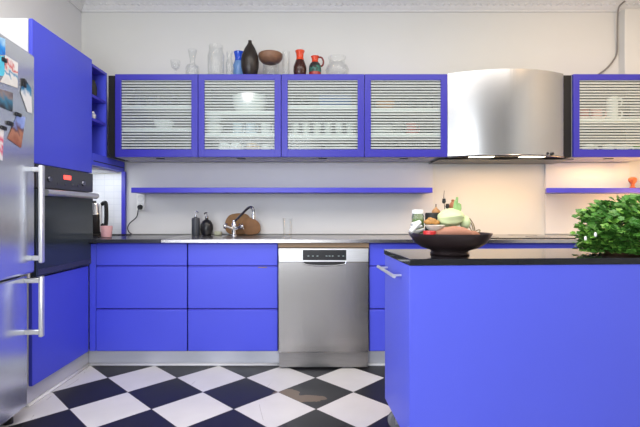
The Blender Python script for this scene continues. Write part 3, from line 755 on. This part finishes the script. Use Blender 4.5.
# kettle
kx, ky = at(93.8, 0, 3.24).x, 3.24; q = Vector((kx, ky, ZW))
kt = thing('electric_kettle', 'black and steel electric kettle beside the oven cabinet', 'kettle', q)
obj('base', lathe(B(), [(0, 0), (.062, 0), (.064, .004), (.062, .018), (.05, .022), (0, .022)], 28, q), M['black'], kt)
obj('lower_body', lathe(B(), [(0, .0225), (.052, .0225), (.055, .03), (.052, .16), (0, .16)], 28, q), M['black'], kt)
obj('steel_band', lathe(B(), [(0, .1605), (.052, .1605), (.047, .235), (.045, .243), (0, .246)], 28, q), M['chrome'], kt)
obj('lid_knob', lathe(B(), [(0, .246), (.018, .246), (.016, .262), (0, .264)], 16, q), M['black'], kt)
obj('white_spine', box(B(), kx + .046, kx + .058, ky - .014, ky + .014, ZW + .03, ZW + .245, .004), M['porcelain'], kt, label='white strip between body and handle')
pts = [(kx + .058, ky, ZW + .235), (kx + .075, ky, ZW + .248), (kx + .090, ky, ZW + .240), (kx + .094, ky, ZW + .16), (kx + .090, ky, ZW + .09), (kx + .076, ky, ZW + .075), (kx + .058, ky, ZW + .085)]
obj('handle', tube(B(), smooth_path(pts, 6), .0145, 10), M['black'], kt, label='black loop handle')
# pink cup
cx_, cy_ = at(106.5, 0, 3.08).x, 3.08
single('pink_cup', lathe(B(), [(0, 0), (.030, 0), (.034, .004), (.041, .078), (.040, .081), (.037, .079), (.030, .01), (0, .008)], 28, (cx_, cy_, ZW), None), mat('pink_ceramic', (.72, .40, .43), .4, noise=.12, nscale=50), 'small pink cup in front of the black kettle', 'cup', (cx_, cy_, ZW))
# socket and cord
s0, s1 = at(137, 210.5, 3.45), at(145, 194, 3.45)
so = thing('wall_socket', 'white double power socket on the wall under the long shelf', 'socket', ((s0.x + s1.x) / 2, 3.452, s0.z))
pl_ = obj('socket_plate', box(B(), s0.x, s1.x, 3.44, 3.4515, s0.z, s1.z, .003), mat('socket_white', (.95, .94, .90), .35), so)
for z in (.72, .28):
    zz = s0.z + (s1.z - s0.z) * z
    obj('outlet', lathe(B(), [(.024, 0), (.024, .002), (.020, .002), (.018, -.003), (0, -.003)], 24, ((s0.x + s1.x) / 2, 3.44, zz), Matrix.Rotation(PI / 2, 4, 'X')), M['card_white'], pl_)
zz = s0.z + (s1.z - s0.z) * .20
cd = thing('power_cord', 'black power cord plugged into the white wall socket', 'cord', (at(130, 0, 3.4).x, 3.4, ZW))
xx = (s0.x + s1.x) / 2
obj('plug', lathe(B(), [(0, 0), (.02, 0), (.02, .015), (.011, .035), (0, .037)], 16, (xx, 3.4375, zz), Matrix.Rotation(PI / 2, 4, 'X')), M['black'], cd)
pts = [(xx, 3.402, zz), (xx, 3.395, zz - .02), tuple(at(136.5, 217, 3.40)), tuple(at(130, 223, 3.40)), tuple(at(127.6, 228, 3.40)), tuple(at(129, 232, 3.40)), (at(131.5, 0, 3.38).x, 3.38, ZW + .008), (at(129, 0, 3.36).x, 3.36, ZW + .0045), (at(120, 0, 3.35).x, 3.35, ZW + .0045), (at(110, 0, 3.345).x, 3.345, ZW + .0045), (kx + .04, ky + .085, ZW + .006)]
obj('flex', tube(B(), smooth_path(pts, 6), .0042, 8), M['black'], cd)
# bottles by the tap
c = at(195.8, 0, 3.33); q = Vector((c.x, 3.33, ZW)); slate = mat('slate_bottle', (.055, .06, .075), .45, noise=.15)
sb = thing('soap_dispenser', 'slate grey cylindrical soap dispenser left of the tap', 'dispenser', q)
obj('bottle', lathe(B(), [(0, 0), (.030, 0), (.031, .003), (.031, .125), (.028, .134), (.010, .138), (.010, .145), (0, .145)], 24, q), slate, sb)
bm = lathe(B(), [(0, .145), (.011, .145), (.011, .158), (.004, .16), (.004, .180), (0, .180)], 14, q); tube(bm, [q + Vector((-.006, 0, .182)), q + Vector((.0, 0, .184)), q + Vector((.012, -.012, .182)), q + Vector((.022, -.022, .174))], .005, 8)
obj('pump', bm, M['chrome'], sb)
c = at(206.8, 0, 3.33); q = Vector((c.x, 3.33, ZW))
rb = thing('round_bottle', 'round glossy black bottle with pump, right of grey dispenser', 'bottle', q)
obj('bottle', lathe(B(), [(0, 0), (.030, 0), (.044, .018), (.050, .05), (.046, .085), (.030, .112), (.013, .122), (.011, .135), (0, .135)], 28, q), M['black'], rb)
bm = lathe(B(), [(0, .135), (.012, .135), (.012, .148), (.004, .15), (.004, .170), (0, .17)], 14, q); tube(bm, [q + Vector((-.006, 0, .172)), q + Vector((0, 0, .174)), q + Vector((-.008, -.014, .172)), q + Vector((-.012, -.026, .165))], .005, 8)
obj('pump', bm, M['dark_chrome'], rb)
c = at(218, 0, 3.36)
single('sponge', box(B(), c.x - .028, c.x + .028, 3.34, 3.38, ZW, ZW + .03, .008), mat('pale_sponge', (.45, .46, .34), .9, noise=.2, nscale=80, bump=.4), 'small pale green sponge between black bottle and tap', 'sponge', (c.x, 3.36, ZW))
# tap
tp = thing('kitchen_tap', 'chrome mixer tap with raised dark spout and two cross handles', 'tap', (at(234, 0, 3.30).x, 3.30, ZW)); q = Vector((at(234, 0, 3.30).x, 3.30, ZW))
obj('body', lathe(B(), [(0, 0), (.026, 0), (.026, .006), (.018, .012), (.017, .07), (.020, .075), (.018, .092), (.012, .10), (.011, .118), (0, .118)], 20, q), M['chrome'], tp)
sp_ = [q + Vector((0, 0, .112)), at(236, 220, 3.29), at(242, 214, 3.24), at(247.5, 208.5, 3.20), at(250.5, 207.2, 3.18), at(252.8, 208.5, 3.165), at(253.4, 212, 3.16)]
so_ = obj('spout', tube(B(), smooth_path(sp_, 6), .0095, 12), M['dark_chrome'], tp)
e = at(253.6, 213, 3.16)
obj('aerator', lathe(B(), [(0, -.045), (.013, -.045), (.014, -.03), (.013, -.012), (.010, -.004), (.010, .008), (0, .008)], 16, e), M['chrome'], so_)
for px2, py2 in ((225.5, 226), (241.5, 226.5)):
    hh = at(px2, py2, 3.27); bm = B(); c0 = q + Vector((0, 0, .05))
    tube(bm, [c0 + (hh - c0) * .2, hh], [.010, .011], 12)
    ax = (hh - c0).normalized(); u_ = ax.orthogonal().normalized(); v_ = ax.cross(u_)
    for dv in (u_, v_): tube(bm, [hh - dv * .026, hh - dv * .018, hh + dv * .018, hh + dv * .026], [.006, .0045, .0045, .006], 8)
    ball(bm, hh + ax * .006, .012, 12)
    obj('cross_handle', bm, M['chrome'], tp)
# boards leaning on the wall behind the tap
def board(poly, y0, th, m, label, lean):
    cx2 = sum(p[0] for p in poly) / len(poly); zb = min(p[1] for p in poly)
    bm = B(); prism(bm, [(p[0] - cx2, p[1] - zb) for p in poly], -th / 2, th / 2, 'y', .006)
    bmesh.ops.transform(bm, matrix=Matrix.Translation((cx2, y0, ZW + .002)) @ Matrix.Rotation(-lean, 4, 'X'), verts=bm.verts)
    single('wooden_board', bm, m, label, 'board', (cx2, y0, ZW))
def outline(pxs, d, n=5):
    pp = smooth_path([at(a, b, d) for a, b in pxs] + [at(*pxs[0], d)], n)[:-1]
    return [(p.x, p.z) for p in pp]
bwm = mat('brown_board', (.24, .125, .05), .65, noise=.35, nscale=22, bump=.2)
bwm2 = mat('redder_brown_board', (.21, .10, .04), .65, noise=.35, nscale=22, bump=.2)
board(outline([(225, 224), (227.5, 218), (232, 215), (241, 214), (248, 216), (251, 222), (250, 230), (245, 235), (231, 235), (226, 231)], 3.42), 3.405, .02, bwm, 'larger brown wooden board leaning on wall behind the tap', .14)
board(outline([(242, 229), (242, 222), (247, 218.5), (253, 219), (258.5, 223), (260.5, 228), (259.5, 233), (255, 235.2), (246, 235.2)], 3.36), 3.355, .02, bwm2, 'smaller rounded brown board in front of the larger board', .14)
# tumbler by the sink
def tumbler_bm(r, h, loc):
    return lathe(B(), [(0, .006), (r * .8, .006), (r * .98, h), (r, h), (r * .84, 0), (0, 0)], 24, loc)
c = at(287.5, 0, 3.22)
single('drinking_glass', tumbler_bm(.036, .135, (c.x, 3.22, ZW)), M['glass'], 'clear drinking glass standing alone on the steel worktop', 'glass', (c.x, 3.22, ZW))

# ------------------------------------------------------------------ things on top of the wall cabinets
ZK = ZU1 + .0005; YK = 3.215; s = YK / F
def X(px): return (px - CX) * s
base_py = 212 - (ZU1 - H) / s       # pixel row of the cabinet top there
def Hh(py): return (base_py - py) * s
def gl(name, px, prof, label, cat='glass', y=YK, m=None):
    return single(name, lathe(B(), prof, 28, (X(px), y, ZK)), m or M['glass'], label, cat, (X(px), y, ZK))
gl('stemmed_glass', 175.5, [(0, 0), (.03, 0), (.028, .004), (.005, .012), (.005, .05), (.03, .075), (.036, .12), (.034, .125), (.028, .08), (0, .056)], 'small clear stemmed glass, leftmost on top of the cabinets')
gl('glass_decanter', 192.5, [(0, 0), (.044, 0), (.05, .01), (.05, .07), (.045, .085), (.02, .095), (.018, .13), (.034, .205), (.031, .205), (.015, .13), (.016, .10), (.04, .08), (.045, .01), (0, .008)], 'clear flared decanter second from left on top of the cabinets', 'decanter')
gl('tall_glass_jug', 216, [(0, 0), (.055, 0), (.06, .01), (.062, .16), (.05, .20), (.052, .235), (.048, .235), (.046, .20), (.058, .15), (.056, .012), (0, .01)], 'large clear glass jug left of the blue bottle', 'jug')
gl('glass_vase', 229.5, [(0, 0), (.024, 0), (.026, .006), (.028, .10), (.018, .14), (.022, .19), (.020, .19), (.015, .14), (.025, .10), (.022, .01), (0, .01)], 'slim clear vase touching the left of the blue bottle', 'vase')
bq = at(239, 0, 3.31).x; q = Vector((bq, 3.31, ZK)); bt = thing('blue_bottle', 'pale blue ribbed glass bottle with cobalt neck on the cabinets', 'bottle', q)
obj('bottle_body', lathe(B(), [(0, 0), (.040, 0), (.046, .008), (.040, .04), (.047, .065), (.041, .095), (.046, .12), (.034, .15), (.034, .152), (0, .152)], 28, q), mat('pale_blue_glass_body', (.22, .42, .80), .15, trans=.35, noise=.1), bt)
obj('cobalt_neck', lathe(B(), [(0, .152), (.033, .152), (.030, .175), (.036, .205), (.040, .222), (.030, .226), (0, .222)], 28, q), M['cobalt_glass'], bt)
gl('ribbed_vase', 250.5, [(0, 0), (.036, 0), (.05, .02), (.060, .07), (.061, .11), (.055, .155), (.036, .205), (.020, .235), (.013, .25), (.014, .262), (.010, .262), (0, .255)], 'tall black ribbed vase on top of the wall cabinets', 'vase', 3.19, M['black'])
# ribs on the black vase
vz = bpy.data.objects['ribbed_vase']; vz.data.materials[0] = mat('ribbed_black_ceramic', (.022, .016, .013), .35, noise=.3, nscale=10)
for v in vz.data.vertices:
    r = math.hypot(v.co.x, v.co.y)
    if r > .02:
        a = math.atan2(v.co.y, v.co.x); f_ = 1 + .07 * (1 if round(a / (2 * PI / 28)) % 2 else -1); v.co.x *= f_; v.co.y *= f_
gl('glass_jar', 270.5, [(0, 0), (.058, 0), (.062, .006), (.062, .10), (.055, .113), (.052, .113), (.058, .10), (.058, .01), (0, .008)], 'clear glass jar under the brown bowl on the cabinets', 'jar', 3.25)
wb = lathe(B(), [(0, 0), (.04, 0), (.066, .010), (.085, .032), (.092, .056), (.090, .068), (.086, .072), (.080, .069), (.078, .05), (.055, .018), (0, .010)], 36, (X(270), 3.25, ZK + .114))
single('wooden_bowl', wb, mat('turned_brown_wood', (.23, .12, .07), .5, noise=.4, nscale=12, stretch=(2, 2, 14)), 'brown wooden bowl on a clear jar beside the black vase', 'bowl', (X(270), 3.25, ZK + .114))
gl('tall_glass_vase', 286, [(0, 0), (.024, 0), (.026, .006), (.028, .19), (.025, .19), (.023, .01), (0, .008)], 'tall clear cylinder vase left of the red and brown vase', 'vase')
vb = thing('brown_vase', 'dark brown vase with orange-red neck on the cabinets', 'vase', (X(300), 3.20, ZK)); q = Vector((X(300), 3.20, ZK))
red = mat('orange_red_glaze', (.62, .055, .015), .25, noise=.25, nscale=14); brn = mat('dark_brown_glaze', (.045, .014, .010), .25, noise=.5, nscale=16)
obj('vase_body', lathe(B(), [(0, 0), (.036, 0), (.043, .01), (.049, .045), (.047, .075), (.034, .112), (.030, .122)], 28, q), brn, vb)
obj('vase_neck', lathe(B(), [(.030, .122), (.026, .14), (.027, .165), (.034, .188), (.034, .192), (.028, .19), (.022, .16), (.022, .13), (0, .12)], 28, q), red, vb)
jg = thing('red_jug', 'small red jug with brown handle and green band on cabinets', 'jug', (X(315), 3.20, ZK)); q = Vector((X(315), 3.20, ZK))
obj('jug_body', lathe(B(), [(0, 0), (.040, 0), (.045, .006), (.044, .03), (.041, .03)], 28, q), mat('deep_red_glaze', (.28, .02, .015), .25), jg)
gb = printed('green_pattern_band', [(.36, (.015, .015, .015)), (.44, (.03, .16, .12)), (.49, (.35, .45, .38)), (.53, (.015, .015, .015)), (.60, (.03, .16, .12)), (.64, (.015, .015, .015))], .5)
obj('patterned_band', lathe(B(), [(.044, .0302), (.046, .05), (.043, .078), (.034, .098), (.026, .105)], 28, q), gb, jg, label='black band with green and white pattern')
obj('jug_neck', lathe(B(), [(.026, .105), (.022, .12), (.026, .14), (.031, .150), (.025, .150), (.018, .125), (0, .11)], 28, q), red, jg)
obj('handle', tube(B(), smooth_path([q + Vector((.024, 0, .143)), q + Vector((.048, 0, .142)), q + Vector((.062, 0, .115)), q + Vector((.055, 0, .085)), q + Vector((.038, 0, .078))], 6), .0065, 10), mat('brown_handle_glaze', (.18, .02, .015), .3), jg)
gl('glass_carafe', 337, [(0, 0), (.07, 0), (.082, .02), (.088, .055), (.075, .085), (.06, .10), (.058, .125), (.068, .148), (.066, .150), (.054, .125), (.056, .10), (.07, .085), (.083, .055), (.078, .022), (0, .008)], 'wide clear glass carafe, rightmost on top of the cabinets', 'carafe')

# ------------------------------------------------------------------ crockery behind the striped glass
def proto(kind, col=None):
    if kind == 'tumbler': return tumbler_bm(.030, .10, (0, 0, 0)), M['cup_glass'], 'glass'
    if kind == 'bowl': return lathe(B(), [(0, 0), (.03, 0), (.034, .006), (.065, .04), (.075, .07), (.072, .07), (.06, .04), (.02, .01), (0, .01)], 24), M['porcelain'], 'bowl'
    if kind == 'plate': return lathe(B(), [(0, 0), (.06, 0), (.08, .008), (.115, .015), (.115, .018), (.08, .012), (0, .005)], 28), M['porcelain'], 'plate'
    if kind == 'platter': return lathe(B(), [(0, 0), (.09, 0), (.095, .006), (.118, .04), (.128, .09), (.13, .125), (.125, .125), (.11, .04), (0, .012)], 32), M['porcelain'], 'bowl'
    if kind == 'box': return box(B(), -.12, .12, -.06, .06, 0, .085, .006), mat('blue_food_box', (.06, .12, .28), .5, noise=.1), 'box'
M['cup_glass'] = glass('cupboard_glass', (.60, .65, .64), clear=.6)
PR = {}
def place(kind, name, x, y, z, label, group, m=None):
    key = (kind, m)
    if kind == 'mug':
        if key not in PR:
            t = thing(name, label, 'mug', (x, y, z), -.5, group); mm_ = m or M['porcelain']
            obj('mug_body', lathe(B(), [(0, 0), (.036, 0), (.039, .004), (.039, .088), (.036, .09), (.034, .085), (.034, .008), (0, .006)], 22), mm_, t, local=True)
            obj('handle', tube(B(), smooth_path([(.037, 0, .07), (.058, 0, .07), (.062, 0, .045), (.052, 0, .02), (.037, 0, .02)], 5), .005, 8), mm_, t, local=True)
            PR[key] = t; return t
        return dup(PR[key], (x, y, z), label, rz=-.5, group=group)
    if key not in PR:
        bm, m0, cat = proto(kind); o = obj(name, bm, m or m0); o.location = (x, y, z); tag(o, label, cat, group); PR[key] = o; return o
    return dup(PR[key], (x, y, z), label, group=group)
ORD = ['first', 'second', 'third', 'fourth', 'fifth', 'sixth', 'seventh', 'eighth']
CN = ['leftmost glazed cabinet', 'second glazed cabinet', 'third glazed cabinet', 'glazed cabinet left of the hood', 'glazed cabinet right of the hood']
YI = 3.26
def row(kind, name, ci, shelf, zs, pxs, word, y=YI, m=None):
    for i, p in enumerate(pxs):
        lb = ('%s %s from left on %s shelf of %s' % (ORD[i], word, shelf, CN[ci])) if len(pxs) > 1 else ('%s on %s shelf of %s' % (word, shelf, CN[ci]))
        place(kind, name, (p - CX) * y / F, y, zs + .0006, lb, '%s in the %s' % (word + 's', CN[ci]), m)
def stack(kind, name, ci, shelf, z, p, n, dz, word, y=YI, m=None):
    for i in range(n):
        pos = 'bottom' if i == 0 else ('top' if i == n - 1 else ORD[i] + ' up')
        place(kind, name, (p - CX) * y / F, y, z + .0006 + i * dz, '%s, %s of pile, %s shelf of %s' % (word, pos, shelf, CN[ci]), '%s piled in the %s' % (word + 's', CN[ci]), m)
FL = ZU0 + .018
mg_tan = mat('tan_glaze', (.55, .35, .15), .4); mg_blue = mat('pale_blue_glaze', (.50, .60, .70), .3); mg_red = mat('brick_red_glaze', (.45, .10, .08), .4); mg_pink = mat('pink_glaze', (.72, .36, .32), .4); mg_green = mat('green_glaze', (.20, .38, .10), .4)
# leftmost
row('tumbler', 'drinking_glass', 0, 'top', SH[0][0] + .014, (131, 142, 153, 164, 175), 'clear tumbler')
row('bowl', 'serving_bowl', 0, 'middle', SH[0][1] + .014, (164,), 'round white bowl')
stack('plate', 'dinner_plate', 0, 'middle', SH[0][1] + .014, 137, 4, .0185, 'grey plate', m=mat('grey_stoneware', (.16, .16, .17), .4))
row('mug', 'coffee_mug', 0, 'bottom', FL, (134, 147, 160, 172), 'dark mug', m=mat('dark_stoneware', (.07, .07, .08), .4))
# second
place('platter', 'white_serving_bowl', (250 - CX) * YI / F, YI, SH[1][0] + .0146, 'large white bowl on top shelf of second glazed cabinet', 'large white bowls')
stack('bowl', 'rice_bowl', 1, 'middle', SH[1][1] + .014, 214, 2, .072, 'white bowl')
row('mug', 'coffee_mug', 1, 'middle', SH[1][1] + .014, (238, 251), 'pale blue mug', m=mg_blue)
row('mug', 'coffee_mug', 1, 'middle', SH[1][1] + .014, (266,), 'white mug')
row('mug', 'coffee_mug', 1, 'bottom', FL, (224, 236), 'white mug', y=3.22)
row('mug', 'coffee_mug', 1, 'bottom', FL, (252,), 'tan mug', m=mg_tan, y=3.22)
row('mug', 'coffee_mug', 1, 'bottom', FL, (266,), 'white mug', y=3.26)
# third
row('tumbler', 'drinking_glass', 2, 'top', SH[2][0] + .014, (296, 306), 'clear tumbler')
row('box', 'storage_box', 2, 'top', SH[2][0] + .014, (335,), 'dark blue storage box')
row('tumbler', 'drinking_glass', 2, 'middle', SH[2][1] + .014, (295, 306, 317, 328, 339, 350), 'clear tumbler', m=mat('milky_cup_glass', (.72, .75, .74), .2, trans=.2))
stack('plate', 'dinner_plate', 2, 'bottom', FL, 306, 4, .0185, 'white plate')
stack('plate', 'dinner_plate', 2, 'bottom', FL, 340, 4, .0185, 'cream plate')
# fourth
row('bowl', 'serving_bowl', 3, 'top', SH[3][0] + .014, (385,), 'orange bowl', m=mat('orange_glaze', (.55, .28, .10), .4))
row('tumbler', 'drinking_glass', 3, 'top', SH[3][0] + .014, (404, 415, 426), 'clear tumbler')
row('mug', 'coffee_mug', 3, 'middle', SH[3][1] + .014, (398,), 'grey mug', m=mat('grey_glaze', (.2, .2, .2), .4)); row('mug', 'coffee_mug', 3, 'middle', SH[3][1] + .014, (411,), 'brick red mug', m=mg_red)
stack('plate', 'dinner_plate', 3, 'middle', SH[3][1] + .014, 378, 3, .0185, 'white plate')
row('tumbler', 'drinking_glass', 3, 'bottom', FL, (385, 397, 409, 421, 432), 'clear tumbler')
# far right
row('mug', 'coffee_mug', 4, 'top', SH[4][0] + .014, (596,), 'pink mug', m=mg_pink); row('mug', 'coffee_mug', 4, 'top', SH[4][0] + .014, (583,), 'brick red mug', m=mg_red)
stack('mug', 'coffee_mug', 4, 'top', SH[4][0] + .014, 612, 2, .0908, 'white mug')
row('tumbler', 'drinking_glass', 4, 'top', SH[4][0] + .014, (626,), 'clear tumbler')
row('mug', 'coffee_mug', 4, 'bottom', FL, (588, 608, 623), 'white mug')
row('mug', 'coffee_mug', 4, 'bottom', FL, (637,), 'green mug', m=mg_green)

# ------------------------------------------------------------------ light
def area(name, loc, rot, sx, sy, power, col):
    l = bpy.data.lights.new(name, 'AREA'); l.shape = 'RECTANGLE'; l.size = sx; l.size_y = sy; l.energy = power; l.color = col
    o = bpy.data.objects.new(name, l); COL.objects.link(o); o.location = loc; o.rotation_euler = rot; return o
area('window_light', (mid, YF - .075, 1.45), (PI / 2, 0, 0), 1.62, 1.9, 84, (.93, .955, .96))
area('side_window_light', (WL - .075, vm, 1.35), (0, -PI / 2, 0), 1.7, 1.8, 42, (.80, .87, 1.0))
area('niche_lamp', (-1.68, 3.16, 1.30), (math.radians(35), 0, 0), .2, .2, 1.1, (.90, .95, 1.0))
area('overhead_fill', (.35, 1.5, ZC - .04), (0, 0, 0), 3.6, 1.3, 68, (1.0, .94, .87))  # added soft fill from above, no fitting belongs to it
for x in (1.205, 1.565): area('hood_lamp', (x, 3.11, 1.412), (0, 0, 0), .24, .06, 2.6, (1, .58, .27))
area('under_cabinet_lamp', (2.2, 3.27, 1.42), (0, 0, 0), .5, .06, 2.2, (1, .66, .28))
pl2 = bpy.data.lights.new('counter_fill', 'POINT'); pl2.energy = 8; pl2.color = (1, .54, .16); pl2.shadow_soft_size = .08  # added warm fill out of view, brightens the wall at the right
po = bpy.data.objects.new('counter_fill', pl2); COL.objects.link(po); po.location = (2.52, 3.0, 1.10)
area('right_lamp', (2.1, 2.2, ZC - .15), (math.radians(25), 0, 0), .3, .3, 9, (1, .66, .36))
w = bpy.data.worlds.new('World'); SC.world = w; w.use_nodes = True
nt = w.node_tree; bg = nt.nodes['Background']; bg.inputs['Color'].default_value = (.75, .85, 1, 1); bg.inputs['Strength'].default_value = 1.0

# ------------------------------------------------------------------ camera
cam = bpy.data.cameras.new('camera'); co = bpy.data.objects.new('camera', cam); COL.objects.link(co)
co.location = (0, 0, H); co.rotation_euler = (PI / 2, 0, 0)
cam.sensor_fit = 'HORIZONTAL'; cam.sensor_width = 36; cam.lens = 36 * F / 640
cam.shift_x = (320 - CX) / 640; cam.shift_y = -(213.5 - CY) / 640
cam.clip_start = .05
SC.camera = co
SC.view_settings.view_transform = 'Standard'; SC.view_settings.look = 'None'; SC.view_settings.exposure = 0; SC.view_settings.gamma = 1
try:
    SC.cycles.use_denoising = True; SC.cycles.max_bounces = 10; SC.cycles.transparent_max_bounces = 24; SC.cycles.caustics_reflective = False
except Exception: pass
